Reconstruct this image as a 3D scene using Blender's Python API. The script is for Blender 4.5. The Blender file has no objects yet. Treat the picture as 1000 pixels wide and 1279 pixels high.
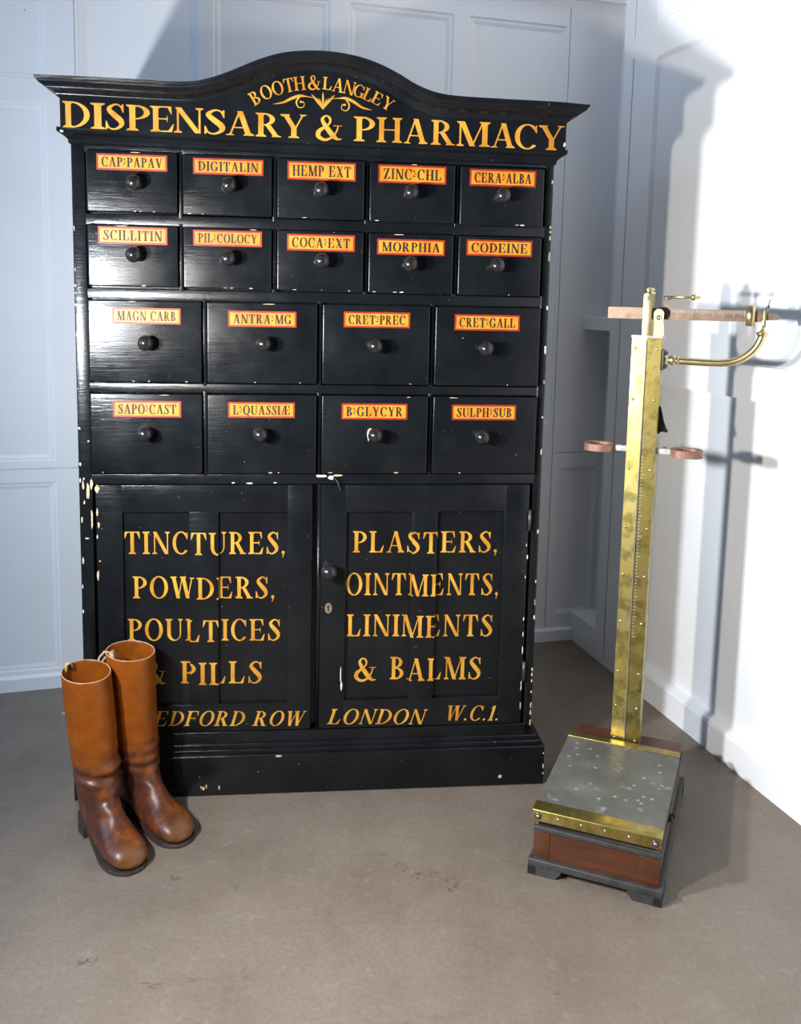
import bpy, bmesh, math, random
from mathutils import Vector, Matrix

random.seed(7)
SC = bpy.context.scene
COL = SC.collection

# ------------------------------------------------------------------ camera
PITCH, ROLL, CAMZ = 0.1286, 0.0213, 1.2509
cam_data = bpy.data.cameras.new('camera')
cam = bpy.data.objects.new('camera', cam_data)
COL.objects.link(cam)
fw = Vector((0, math.cos(PITCH), -math.sin(PITCH)))
up = Vector((0, math.sin(PITCH), math.cos(PITCH)))
rt = Vector((1, 0, 0))
r2 = math.cos(ROLL) * rt + math.sin(ROLL) * up
u2 = -math.sin(ROLL) * rt + math.cos(ROLL) * up
M = Matrix.Identity(4)
for i in range(3):
    M[i][0], M[i][1], M[i][2] = r2[i], u2[i], -fw[i]
M[2][3] = CAMZ
cam.matrix_world = M
cam_data.sensor_fit = 'HORIZONTAL'
cam_data.sensor_width = 36.0
cam_data.lens = 36.0 * 1.1379
cam_data.shift_y = -0.1263
cam_data.clip_start = 0.05
SC.camera = cam

# ------------------------------------------------------------------ light
SC.view_settings.view_transform = 'Standard'
SC.view_settings.look = 'None'
SC.view_settings.exposure = 0.0
SC.view_settings.gamma = 1.0
SC.view_settings.use_curve_mapping = False

world = bpy.data.worlds.new('world')
SC.world = world
world.use_nodes = True
bg = world.node_tree.nodes['Background']
bg.inputs[0].default_value = (0.30, 0.52, 1.0, 1)
bg.inputs[1].default_value = 0.085


def aim(o, loc, target):
    o.location = loc
    o.rotation_euler = (Vector(target) - Vector(loc)).to_track_quat('-Z', 'Y').to_euler()


def lamp(name, loc, target, watts, size, col, shape='DISK', size_y=None):
    d = bpy.data.lights.new(name, 'AREA')
    d.energy, d.shape, d.size, d.color = watts, shape, size, col
    if size_y:
        d.size_y = size_y
    o = bpy.data.objects.new(name, d)
    COL.objects.link(o)
    aim(o, loc, target)
    return o


# two small photo lamps standing left of the camera, and daylight from a window on the left
lamp('studio_lamp', (-0.82, 0.75, 1.18), (1.6, 0.80, 1.05), 46, 0.08, (1.0, 0.93, 0.84))
lamp('studio_lamp', (-0.97, 1.12, 1.18), (1.3, 2.00, 1.02), 52, 0.11, (0.86, 0.92, 1.0))
lamp('window_daylight', (-3.0, 0.9, 1.7), (0.0, 2.6, 1.3), 40, 1.4, (0.38, 0.63, 1.0), 'RECTANGLE', 1.6)
lamp('overhead_fill', (0.3, 2.55, 2.95), (0.35, 2.62, 0), 9, 2.2, (0.95, 0.96, 1.0), 'RECTANGLE', 0.5)  # added soft fill from above, stands in for ceiling bounce on the upper wall


# ------------------------------------------------------------------ materials
def new_mat(name):
    m = bpy.data.materials.new(name)
    m.use_nodes = True
    nt = m.node_tree
    return m, nt, nt.nodes['Principled BSDF']


def N(nt, kind, **kw):
    n = nt.nodes.new(kind)
    for k, v in kw.items():
        setattr(n, k, v)
    return n


def noise(nt, scale, detail=4, rough=0.55, stretch=None):
    tc = N(nt, 'ShaderNodeTexCoord')
    out = tc.outputs['Object']
    if stretch:
        mp = N(nt, 'ShaderNodeMapping')
        mp.inputs['Scale'].default_value = stretch
        nt.links.new(out, mp.inputs[0])
        out = mp.outputs[0]
    n = N(nt, 'ShaderNodeTexNoise')
    n.inputs['Scale'].default_value = scale
    n.inputs['Detail'].default_value = detail
    n.inputs['Roughness'].default_value = rough
    nt.links.new(out, n.inputs['Vector'])
    return n.outputs['Fac']


def ramp(nt, fac, stops):
    r = N(nt, 'ShaderNodeValToRGB')
    el = r.color_ramp.elements
    while len(el) < len(stops):
        el.new(0.5)
    for e, (p, c) in zip(el, stops):
        e.position = p
        e.color = (*c, 1) if len(c) == 3 else c
    nt.links.new(fac, r.inputs[0])
    return r.outputs[0]


def mix(nt, fac, a, b):
    m = N(nt, 'ShaderNodeMix', data_type='RGBA')
    for sock, v in ((m.inputs[0], fac), (m.inputs[6], a), (m.inputs[7], b)):
        if hasattr(v, 'links'):
            nt.links.new(v, sock)
        elif isinstance(v, (int, float)):
            sock.default_value = v
        else:
            sock.default_value = (*v, 1)
    return m.outputs[2]


def bump(nt, bs, fac, strength, dist=0.002):
    b = N(nt, 'ShaderNodeBump')
    b.inputs['Strength'].default_value = strength
    b.inputs['Distance'].default_value = dist
    nt.links.new(fac, b.inputs['Height'])
    nt.links.new(b.outputs[0], bs.inputs['Normal'])


def simple(name, col, rough=0.5, metal=0.0, var=0.12, scale=20.0, bumpy=0.0, stretch=None):
    m, nt, bs = new_mat(name)
    f = noise(nt, scale, stretch=stretch)
    lo = [max(0, c * (1 - var)) for c in col]
    hi = [min(1, c * (1 + var)) for c in col]
    nt.links.new(ramp(nt, f, [(0.3, lo), (0.7, hi)]), bs.inputs['Base Color'])
    bs.inputs['Roughness'].default_value = rough
    bs.inputs['Metallic'].default_value = metal
    if bumpy:
        bump(nt, bs, f, bumpy)
    return m


def mat_wall():
    m, nt, bs = new_mat('white_painted_boards')
    f = noise(nt, 2.2, 5)
    c = ramp(nt, f, [(0.3, (0.80, 0.80, 0.80)), (0.7, (0.86, 0.86, 0.855))])
    d = noise(nt, 38, 2)
    k = ramp(nt, d, [(0.795, (0, 0, 0)), (0.81, (1, 1, 1))])
    nt.links.new(mix(nt, k, c, (0.42, 0.40, 0.38)), bs.inputs['Base Color'])
    bs.inputs['Roughness'].default_value = 0.5
    bump(nt, bs, noise(nt, 30, 3, stretch=(1, 1, 0.2)), 0.12)
    return m


def mat_floor():
    m, nt, bs = new_mat('worn_painted_concrete')
    big = noise(nt, 2.4, 7, 0.68)
    c = ramp(nt, big, [(0.3, (0.142, 0.110, 0.083)), (0.5, (0.183, 0.146, 0.113)), (0.72, (0.215, 0.175, 0.138))])
    sp = noise(nt, 34, 5, 0.66)
    k = ramp(nt, sp, [(0.56, (0, 0, 0)), (0.76, (0.5, 0.5, 0.5))])
    c = mix(nt, k, c, (0.26, 0.235, 0.205))
    fine = noise(nt, 110, 3, 0.6)
    c = mix(nt, ramp(nt, fine, [(0.35, (0.30,) * 3), (0.6, (0, 0, 0))]), c, (0.10, 0.078, 0.058))
    st = noise(nt, 5.5, 6, 0.7)
    k2 = ramp(nt, st, [(0.61, (0, 0, 0)), (0.74, (0.6, 0.6, 0.6))])
    c = mix(nt, k2, c, (0.085, 0.065, 0.045))
    nt.links.new(c, bs.inputs['Base Color'])
    nt.links.new(ramp(nt, noise(nt, 9, 4), [(0.3, (0.42,) * 3), (0.7, (0.62,) * 3)]), bs.inputs['Roughness'])
    bump(nt, bs, noise(nt, 70, 5, 0.65), 0.25, 0.003)
    return m


def mat_black():
    m, nt, bs = new_mat('black_gloss_paint')
    f = noise(nt, 9, 4)
    c = ramp(nt, f, [(0.3, (0.004, 0.0048, 0.0058)), (0.7, (0.009, 0.0100, 0.0112))])
    ch = noise(nt, 120, 2, 0.5)
    k = ramp(nt, ch, [(0.765, (0, 0, 0)), (0.79, (0.6, 0.6, 0.6))])
    c = mix(nt, k, c, (0.35, 0.30, 0.24))
    nt.links.new(c, bs.inputs['Base Color'])
    bs.inputs['Specular IOR Level'].default_value = 0.34
    nt.links.new(ramp(nt, noise(nt, 14, 5, 0.6), [(0.3, (0.17,) * 3), (0.7, (0.30,) * 3)]), bs.inputs['Roughness'])
    bump(nt, bs, noise(nt, 9, 5, 0.65, stretch=(1.0, 6, 14)), 0.35, 0.0015)
    return m


def mat_gold(name='gold_leaf_lettering', hi=(0.60, 0.31, 0.035), lo=(0.44, 0.17, 0.009)):
    m, nt, bs = new_mat(name)
    f = noise(nt, 26, 3, 0.5, stretch=(1, 1, 0.6))
    nt.links.new(ramp(nt, f, [(0.36, lo), (0.62, hi)]), bs.inputs['Base Color'])
    bs.inputs['Roughness'].default_value = 0.42
    return m


def mat_leather():
    m, nt, bs = new_mat('worn_tan_leather')
    tc = N(nt, 'ShaderNodeTexCoord')
    sep = N(nt, 'ShaderNodeSeparateXYZ')
    nt.links.new(tc.outputs['Object'], sep.inputs[0])
    h = N(nt, 'ShaderNodeMath', operation='MULTIPLY_ADD')
    f = noise(nt, 17, 5, 0.6)
    nt.links.new(f, h.inputs[0])
    h.inputs[1].default_value = 0.15
    nt.links.new(sep.outputs['Z'], h.inputs[2])
    tan = ramp(nt, noise(nt, 13, 5, 0.65), [(0.3, (0.14, 0.032, 0.002)), (0.6, (0.235, 0.058, 0.003)), (0.75, (0.29, 0.080, 0.005))])
    brown = ramp(nt, noise(nt, 22, 4, 0.6), [(0.36, (0.055, 0.020, 0.012)), (0.52, (0.095, 0.028, 0.012)), (0.66, (0.20, 0.050, 0.006))])
    k = ramp(nt, h.outputs[0], [(0.235, (1, 1, 1)), (0.275, (0, 0, 0))])
    tone = mix(nt, k, tan, brown)
    g = N(nt, 'ShaderNodeMath', operation='MULTIPLY_ADD')   # scuffed toe cap
    nt.links.new(f, g.inputs[0])
    g.inputs[1].default_value = 0.09
    nt.links.new(sep.outputs['X'], g.inputs[2])
    k2 = ramp(nt, g.outputs[0], [(0.262, (0, 0, 0)), (0.30, (0.45, 0.45, 0.45))])
    tone = mix(nt, k2, tone, (0.25, 0.105, 0.03))
    nt.links.new(tone, bs.inputs['Base Color'])
    bs.inputs['Specular IOR Level'].default_value = 0.32
    nt.links.new(ramp(nt, noise(nt, 20, 4), [(0.3, (0.26,) * 3), (0.7, (0.46,) * 3)]), bs.inputs['Roughness'])
    bump(nt, bs, noise(nt, 45, 6, 0.6), 0.3, 0.002)
    return m


def mat_brass(name, rough, tarn, lo_=(0.30, 0.235, 0.06), mid_=(0.47, 0.37, 0.11), hi_=(0.62, 0.52, 0.25)):
    m, nt, bs = new_mat(name)
    f = noise(nt, 22, 5, 0.65, stretch=(1, 1, 0.5))
    c = ramp(nt, f, [(0.34, lo_), (0.5, mid_), (0.7, hi_)])
    p = noise(nt, 34, 4, 0.6)
    k = ramp(nt, p, [(0.48, (0, 0, 0)), (0.62, (tarn, tarn, tarn))])
    c = mix(nt, k, c, (0.20, 0.18, 0.06))
    nt.links.new(c, bs.inputs['Base Color'])
    bs.inputs['Metallic'].default_value = 1.0
    nt.links.new(ramp(nt, f, [(0.3, (rough[1],) * 3), (0.7, (rough[0],) * 3)]), bs.inputs['Roughness'])
    bump(nt, bs, noise(nt, 12, 3), 0.12, 0.002)
    return m


def mat_wood(name, a, b, rough=0.4):
    m, nt, bs = new_mat(name)
    f = noise(nt, 6, 6, 0.65, stretch=(1.2, 6, 9))
    nt.links.new(ramp(nt, f, [(0.3, a), (0.7, b)]), bs.inputs['Base Color'])
    bs.inputs['Roughness'].default_value = rough
    bump(nt, bs, f, 0.15)
    return m


def mat_plate():
    m, nt, bs = new_mat('scuffed_grey_plate')
    f = noise(nt, 9, 6, 0.65)
    c = ramp(nt, f, [(0.3, (0.075, 0.074, 0.064)), (0.55, (0.12, 0.116, 0.10)), (0.72, (0.18, 0.174, 0.155))])
    p = noise(nt, 26, 4, 0.6)
    k = ramp(nt, p, [(0.62, (0, 0, 0)), (0.72, (0.7, 0.7, 0.7))])
    c = mix(nt, k, c, (0.30, 0.29, 0.26))
    nt.links.new(c, bs.inputs['Base Color'])
    bs.inputs['Roughness'].default_value = 0.52
    bs.inputs['Metallic'].default_value = 0.1
    return m


WALL = mat_wall()
FLOOR = mat_floor()
BLACK = mat_black()
KNOB = simple('ebonised_knob', (0.014, 0.0135, 0.0135), 0.22, 0.0, 0.3, 40)
GOLD = mat_gold()
ORANGE = mat_gold('orange_label_paint', (0.70, 0.265, 0.015), (0.60, 0.18, 0.008))
RED = simple('red_label_border', (0.30, 0.022, 0.006), 0.45, 0, 0.2, 60)
INK = simple('black_label_ink', (0.03, 0.022, 0.012), 0.5, 0, 0.3, 60)
CHIP = simple('bare_wood_chip', (0.55, 0.40, 0.24), 0.8, 0, 0.3, 90)
CHIPW = simple('pale_primer_chip', (0.70, 0.64, 0.55), 0.8, 0, 0.2, 90)
IRON = simple('dull_iron', (0.10, 0.095, 0.09), 0.4, 0.7, 0.3, 60)
STEEL = simple('pale_steel', (0.62, 0.62, 0.60), 0.3, 1.0, 0.15, 60)
LEATHER = mat_leather()
SOLE = simple('dark_boot_sole', (0.035, 0.022, 0.016), 0.5, 0, 0.3, 40, 0.2)
TAB = simple('canvas_pull_tab', (0.42, 0.28, 0.14), 0.8, 0, 0.3, 90, 0.3)
RIM = simple('raw_leather_edge', (0.50, 0.30, 0.20), 0.7, 0, 0.2, 60)
BRASS = mat_brass('tarnished_brass', (0.32, 0.48), 0.75)
BRASS2 = mat_brass('polished_brass', (0.26, 0.40), 0.2, (0.55, 0.46, 0.20), (0.66, 0.56, 0.28), (0.72, 0.62, 0.35))
BRASS3 = mat_brass('worn_brass_strip', (0.28, 0.45), 0.35)
BEAM = simple('bronzed_beam', (0.21, 0.145, 0.10), 0.42, 0.5, 0.25, 70)
MAHOG = mat_wood('mahogany', (0.05, 0.014, 0.005), (0.105, 0.032, 0.011))
EBON = simple('ebonised_trim', (0.038, 0.035, 0.032), 0.6, 0, 0.35, 30, 0.2)
SIDEW = mat_wood('weathered_side_board', (0.10, 0.085, 0.06), (0.16, 0.13, 0.10), 0.6)
PLATE = mat_plate()
PITM = simple('nail_pit_rim', (0.48, 0.47, 0.44), 0.5, 0.3, 0.2, 90)
COPPER = simple('coppery_loop', (0.25, 0.13, 0.09), 0.5, 0.35, 0.35, 60, 0.2)
WHITEW = simple('whitened_metal', (0.50, 0.47, 0.44), 0.5, 0.3, 0.25, 60)
CLOTH = simple('black_cloth', (0.012, 0.012, 0.012), 0.9)
DARK = simple('dark_crevice', (0.02, 0.019, 0.018), 0.9)


# ------------------------------------------------------------------ mesh helpers
class MB:
    def __init__(self):
        self.bm = bmesh.new()
        self.mats = []

    def mi(self, m):
        if m not in self.mats:
            self.mats.append(m)
        return self.mats.index(m)

    def face(self, pts, m, smooth=False):
        vs = [self.bm.verts.new(p) for p in pts]
        f = self.bm.faces.new(vs)
        f.material_index = self.mi(m)
        f.smooth = smooth
        return f

    def grid(self, rows, m, smooth=True, close_u=False, close_v=False):
        """rows of points -> quads"""
        V = [[self.bm.verts.new(p) for p in r] for r in rows]
        nr, nc = len(V), len(V[0])
        k = self.mi(m)
        for i in range(nr if close_v else nr - 1):
            for j in range(nc if close_u else nc - 1):
                a, b = V[i][j], V[i][(j + 1) % nc]
                c, d = V[(i + 1) % nr][(j + 1) % nc], V[(i + 1) % nr][j]
                f = self.bm.faces.new((a, b, c, d))
                f.material_index = k
                f.smooth = smooth
        return V

    def box(self, x0, x1, y0, y1, z0, z1, m, bev=0.0, seg=2):
        t = bmesh.new()
        bmesh.ops.create_cube(t, size=1)
        for v in t.verts:
            v.co = Vector(((x0 + x1) / 2 + v.co.x * (x1 - x0), (y0 + y1) / 2 + v.co.y * (y1 - y0), (z0 + z1) / 2 + v.co.z * (z1 - z0)))
        if bev:
            bmesh.ops.bevel(t, geom=list(t.edges), offset=bev, segments=seg, affect='EDGES', profile=0.6)
        self.merge(t, m, bev > 0)

    def merge(self, t, m, smooth=False):
        k = self.mi(m)
        mp = {}
        for v in t.verts:
            mp[v] = self.bm.verts.new(v.co)
        for f in t.faces:
            nf = self.bm.faces.new([mp[v] for v in f.verts])
            nf.material_index = k
            nf.smooth = smooth
        t.free()

    def lathe(self, origin, axis, prof, m, n=24):
        """prof: (distance along axis, radius)"""
        o = Vector(origin)
        a = Vector(axis).normalized()
        e = a.orthogonal().normalized()
        g = a.cross(e)
        rows = []
        for d, r in prof:
            r = max(r, 1e-5)
            rows.append([o + a * d + (e * math.cos(2 * math.pi * i / n) + g * math.sin(2 * math.pi * i / n)) * r for i in range(n)])
        self.grid(rows, m, True, close_u=True)

    def tube(self, pts, rad, m, n=12, cap=True):
        pts = [Vector(p) for p in pts]
        rads = rad if isinstance(rad, (list, tuple)) else [rad] * len(pts)
        rows = []
        ref = None
        for i, p in enumerate(pts):
            d = (pts[min(i + 1, len(pts) - 1)] - pts[max(i - 1, 0)]).normalized()
            if ref is None:
                ref = d.orthogonal().normalized()
            ref = (ref - d * ref.dot(d)).normalized()
            g = d.cross(ref)
            rows.append([p + (ref * math.cos(2 * math.pi * k / n) + g * math.sin(2 * math.pi * k / n)) * rads[i] for k in range(n)])
        V = self.grid(rows, m, True, close_u=True)
        if cap:
            k = self.mi(m)
            for r in (V[0], V[-1]):
                f = self.bm.faces.new(r)
                f.material_index = k

    def prism(self, poly, y0, y1, m, smooth=False):
        """polygon in x,z extruded along y"""
        n = len(poly)
        A = [self.bm.verts.new((x, y0, z)) for x, z in poly]
        B = [self.bm.verts.new((x, y1, z)) for x, z in poly]
        k = self.mi(m)
        fs = [self.bm.faces.new(A), self.bm.faces.new(B[::-1])]
        for i in range(n):
            f = self.bm.faces.new((A[i], B[i], B[(i + 1) % n], A[(i + 1) % n]))
            f.smooth = smooth
            fs.append(f)
        for f in fs:
            f.material_index = k

    def prism_z(self, poly, z0, z1, m, smooth=False):
        n = len(poly)
        A = [self.bm.verts.new((x, y, z0)) for x, y in poly]
        B = [self.bm.verts.new((x, y, z1)) for x, y in poly]
        k = self.mi(m)
        fs = [self.bm.faces.new(A[::-1]), self.bm.faces.new(B)]
        for i in range(n):
            f = self.bm.faces.new((A[i], A[(i + 1) % n], B[(i + 1) % n], B[i]))
            f.smooth = smooth
            fs.append(f)
        for f in fs:
            f.material_index = k

    def build(self, name, parent=None, fix=True):
        if fix:
            bmesh.ops.recalc_face_normals(self.bm, faces=list(self.bm.faces))
        me = bpy.data.meshes.new(name)
        self.bm.to_mesh(me)
        self.bm.free()
        for m in self.mats:
            me.materials.append(m)
        o = bpy.data.objects.new(name, me)
        COL.objects.link(o)
        if parent:
            o.parent = parent
        return o


def thing(name, label, cat, loc, rotz=0.0, group=None):
    o = bpy.data.objects.new(name, None)
    COL.objects.link(o)
    o.empty_display_size = 0.1
    o.location = loc
    o.rotation_euler = (0, 0, rotz)
    o['label'] = label
    o['category'] = cat
    if group:
        o['group'] = group
    return o


def structure(o):
    o['kind'] = 'structure'
    return o


# ------------------------------------------------------------------ painted roman lettering (convex pieces)
T, TH, SE = 0.165, 0.055, 0.085


def q_rect(x0, x1, y0, y1):
    return [(x0, y0), (x1, y0), (x1, y1), (x0, y1)]


def serif(x0, x1, y, d, e=SE, h=0.035, b=0.10):
    """bracketed slab across a stem x0..x1 at height y, d=+1 grows up, -1 down"""
    return [(x0 - e, y), (x1 + e, y), (x1 + e, y + d * h), (x1, y + d * b), (x0, y + d * b), (x0 - e, y + d * h)]


def stem(x, w=T, y0=0.0, y1=1.0, bot=True, top=True):
    r = [q_rect(x, x + w, y0, y1)]
    if bot:
        r.append(serif(x, x + w, y0, 1))
    if top:
        r.append(serif(x, x + w, y1, -1))
    return r


def band(cx, cy, rx, ry, ix, iy, a0, a1, n=18, icx=None, icy=None):
    icx = cx if icx is None else icx
    icy = cy if icy is None else icy
    out = []
    for i in range(n):
        a, b = [math.radians(a0 + (a1 - a0) * (i + k) / n) for k in (0, 1)]
        out.append([(cx + rx * math.cos(a), cy + ry * math.sin(a)), (cx + rx * math.cos(b), cy + ry * math.sin(b)),
                    (icx + ix * math.cos(b), icy + iy * math.sin(b)), (icx + ix * math.cos(a), icy + iy * math.sin(a))])
    return out


def diag(xb, xt, w, y0=0.0, y1=1.0):
    return [(xb, y0), (xb + w, y0), (xt + w, y1), (xt, y1)]


def catmull(P, n=7):
    P = [P[0]] + list(P) + [P[-1]]
    out = []
    for i in range(1, len(P) - 2):
        for k in range(n):
            t = k / n
            out.append(tuple(0.5 * (2 * b + (c - a) * t + (2 * a - 5 * b + 4 * c - d) * t * t + (3 * b - a - 3 * c + d) * t ** 3)
                             for a, b, c, d in zip(P[i - 1], P[i], P[i + 1], P[i + 2])))
    out.append(tuple(P[-2]))
    return out


def brush(P, n=7):
    """P: (x, y, width) control points -> quads"""
    S = catmull(P, n)
    L = []
    for i, (x, y, w) in enumerate(S):
        a, b = S[max(i - 1, 0)], S[min(i + 1, len(S) - 1)]
        dx, dy = b[0] - a[0], b[1] - a[1]
        l = math.hypot(dx, dy) or 1
        nx, ny = -dy / l * w / 2, dx / l * w / 2
        L.append(((x + nx, y + ny), (x - nx, y - ny)))
    return [[L[i][0], L[i + 1][0], L[i + 1][1], L[i][1]] for i in range(len(L) - 1)]


def e_arms(x, bottom=True, w=0.40):
    r = [q_rect(x, x + w, 0.95, 1.0), [(x + w, 1.0), (x + w - 0.11, 0.955), (x + w - 0.01, 0.70), (x + w + 0.02, 0.70)],
         q_rect(x, x + w * 0.68, 0.485, 0.535), [(x + w * 0.62, 0.51), (x + w * 0.70, 0.36), (x + w * 0.72, 0.51), (x + w * 0.70, 0.66)]]
    if bottom:
        r += [q_rect(x, x + w + 0.02, 0.0, 0.05), [(x + w + 0.02, 0.0), (x + w + 0.08, 0.31), (x + w + 0.05, 0.31), (x + w - 0.10, 0.045)]]
    return r


def glyphs():
    G = {}
    G['A'] = ([diag(.10, .385, TH), diag(.60, .34, .17), q_rect(.19, .63, .30, .345), serif(.10, .155, 0, 1, .09, .03, .06), serif(.60, .77, 0, 1, .07)], .86)
    G['B'] = (stem(.09) + band(.25, .755, .33, .245, .17, .20, -90, 90) + band(.25, .265, .39, .265, .22, .215, -90, 90), .68)
    G['C'] = (band(.43, .5, .41, .52, .25, .465, 42, 318, 24) + [[(.70, .97), (.735, .97), (.735, .66), (.71, .66), (.64, .80)]], .80)
    G['D'] = (stem(.09) + band(.25, .5, .56, .5, .39, .45, -90, 90), .84)
    G['E'] = (stem(.09) + e_arms(.25), .78)
    G['F'] = (stem(.09) + e_arms(.25, False), .72)
    G['G'] = (band(.43, .5, .41, .52, .25, .465, 42, 318, 24) + [[(.70, .97), (.735, .97), (.735, .66), (.71, .66), (.64, .80)]] + stem(.62, .15, .03, .42, False, True), .90)
    G['H'] = (stem(.09) + stem(.62) + [q_rect(.25, .62, .48, .53)], .88)
    G['I'] = (stem(.09), .345)
    G['L'] = (stem(.09) + [q_rect(.25, .62, 0, .05), [(.62, 0), (.68, .33), (.65, .33), (.50, .045)]], .72)
    G['M'] = (stem(.10, TH) + stem(.80) + [diag(.42, .09, .17), diag(.47, .80, .05)], 1.06)
    G['N'] = (stem(.11, TH, 0, 1, True, False) + stem(.72, TH, 0, 1, False, True) + [diag(.62, .06, .17)], .88)
    G['O'] = (band(.44, .5, .42, .52, .255, .465, 0, 360, 32), .88)
    G['P'] = (stem(.09) + band(.25, .72, .40, .28, .24, .23, -90, 90), .68)
    G['Q'] = (band(.44, .5, .42, .52, .255, .465, 0, 360, 32) + brush([(.40, .10, .05), (.52, .06, .10), (.66, -.10, .12), (.84, -.16, .04)]), .88)
    G['R'] = (stem(.09) + band(.25, .735, .37, .265, .21, .215, -90, 90) + [diag(.58, .30, .18, 0, .50), serif(.58, .76, 0, 1, .06, .03, .06)], .84)
    G['S'] = (brush([(.55, .76, .03), (.47, .93, .05), (.31, .975, .07), (.14, .80, .14), (.30, .57, .19), (.48, .36, .19), (.50, .17, .13), (.32, .025, .07), (.15, .06, .05), (.07, .25, .03)])
              + [[(.54, .99), (.575, .99), (.575, .67), (.55, .67), (.48, .88)], [(.03, .01), (.065, .01), (.13, .11), (.065, .33), (.035, .33)]], .64)
    G['T'] = (stem(.31, T, 0, 1, True, False) + [q_rect(.05, .735, .95, 1.0), [(.05, 1.0), (.02, .69), (.05, .69), (.17, .955)], [(.735, 1.0), (.615, .955), (.735, .69), (.765, .69)]], .79)
    G['U'] = (stem(.09, T, .32, 1, False) + stem(.68, TH, .32, 1, False) + band(.4125, .33, .3225, .345, .2125, .29, 180, 360, 18, .4675, .33), .86)
    G['V'] = ([diag(.36, .07, .17), diag(.42, .68, .05), serif(.07, .24, 1, -1, .06), serif(.68, .73, 1, -1, .08, .03, .06)], .82)
    G['W'] = ([diag(.28, .06, .17), diag(.34, .53, .05), diag(.72, .50, .17), diag(.78, 1.0, .05), serif(.06, .23, 1, -1, .06), serif(.50, .67, 1, -1, .06), serif(1.0, 1.05, 1, -1, .08, .03, .06)], 1.14)
    G['X'] = ([diag(.56, .08, .18), diag(.12, .63, .05), serif(.08, .26, 1, -1, .06), serif(.63, .68, 1, -1, .07, .03, .06), serif(.56, .74, 0, 1, .06), serif(.12, .17, 0, 1, .07, .03, .06)], .82)
    G['Y'] = ([q_rect(.33, .495, 0, .46), serif(.33, .495, 0, 1), diag(.33, .06, .165, .42, 1), diag(.44, .67, .05, .42, 1), serif(.06, .225, 1, -1, .06), serif(.67, .72, 1, -1, .08, .03, .06)], .82)
    G['Z'] = ([diag(.04, .46, .19), q_rect(.06, .65, .95, 1), q_rect(.04, .66, 0, .05), [(.06, 1), (.04, .72), (.07, .72), (.17, .955)], [(.66, 0), (.69, .30), (.66, .30), (.52, .045)]], .72)
    G['&'] = (brush([(.80, .56, .05), (.74, .34, .06), (.58, .10, .08), (.33, -.01, .11), (.11, .12, .16), (.12, .33, .16), (.30, .50, .10), (.49, .68, .07), (.51, .88, .09), (.38, .99, .06), (.25, .88, .10), (.27, .72, .14), (.42, .46, .18), (.62, .17, .18), (.78, .03, .10), (.93, .05, .03)])
              + [[(.64, .575), (.94, .575), (.94, .60), (.64, .60)]], .98)
    G['1'] = ([q_rect(.13, .29, 0, 1), [(.02, .80), (.05, .80), (.22, .93), (.22, 1.0), (.17, 1.0)], serif(.13, .29, 0, 1)], .40)
    dot = [(.10 + .075 * math.cos(a * math.pi / 5), .075 + .075 * math.sin(a * math.pi / 5)) for a in range(10)]
    G['.'] = ([dot], .22)
    G[','] = ([dot, [(.12, .10), (.175, .075), (.08, -.17), (.06, -.15)]], .24)
    d2 = lambda dx, dy, k=.8: [(dx + (x - .1) * k, dy + (y - .075) * k) for x, y in dot]
    G[':'] = ([d2(.11, .34, 1.0), d2(.11, .80, 1.0), d2(.22, .57, .8)], .34)
    G['\''] = ([[(.04, .70), (.13, .98), (.06, 1.0)]], .16)
    G['Æ'] = ([diag(.08, .44, TH), q_rect(.22, .52, .30, .345), serif(.08, .135, 0, 1, .09, .03, .06)] + stem(.50, T, 0, 1, True, False) + [[(x + .0, y) for x, y in p] for p in e_arms(.66)] + [q_rect(.40, .66, .95, 1.0)], 1.16)
    G[' '] = ([], .36)
    return G


GLY = glyphs()


def layout(text, track=0.07):
    out, x = [], 0.0
    for ch in text:
        polys, w = GLY[ch]
        for p in polys:
            out.append([(x + a, b) for a, b in p])
        x += w + track
    return out, x - track


def place(text, u0, v0, u1, v1, h, italic=0.0, track=0.07):
    """text stretched between (u0,v0) and (u1,v1) along its baseline; h = letter height"""
    polys, w = layout(text, track)
    sx = (u1 - u0) / (w + italic * 0.9)
    res = []
    for p in polys:
        res.append([(u0 + (x + italic * y) * sx, v0 + (v1 - v0) * (x / w) + y * h) for x, y in p])
    return res


def clip_x(poly, c, keep_right):
    out = []
    n = len(poly)
    for i in range(n):
        a, b = poly[i], poly[(i + 1) % n]
        ia = (a[0] >= c) == keep_right
        ib = (b[0] >= c) == keep_right
        if ia:
            out.append(a)
        if ia != ib:
            t = (c - a[0]) / (b[0] - a[0])
            out.append((c, a[1] + t * (b[1] - a[1])))
    return out


def paint(mb, polys, depth, m):
    """flat painted faces on vertical surfaces; depth(x) gives y, pieces are split where depth changes"""
    for ip, p in enumerate(polys):
        e = -2e-5 * (ip % 6)
        area = sum(p[i][0] * p[(i + 1) % len(p)][1] - p[(i + 1) % len(p)][0] * p[i][1] for i in range(len(p)))
        if abs(area) < 1e-9:
            continue
        if area < 0:
            p = p[::-1]
        if callable(depth):
            for lo, hi, y in depth(None):
                c = clip_x(clip_x(p, lo, True), hi, False)
                if len(c) > 2:
                    mb.face([(x, y + e, z) for x, z in c], m)
        else:
            mb.face([(x, depth + e, z) for x, z in p], m)


def chip_poly(cx, cz, w, h, n=8):
    return [(cx + w / 2 * math.cos(2 * math.pi * i / n) * random.uniform(.55, 1.1), cz + h / 2 * math.sin(2 * math.pi * i / n) * random.uniform(.55, 1.1)) for i in range(n)]


# ------------------------------------------------------------------ room
TW = 0.2853
NB = Vector((-math.sin(TW), math.cos(TW), 0))     # into the back wall
DB = Vector((math.cos(TW), math.sin(TW), 0))      # along the back wall, into the right wall
DW, DR = 2.9187, 1.5251


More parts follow.
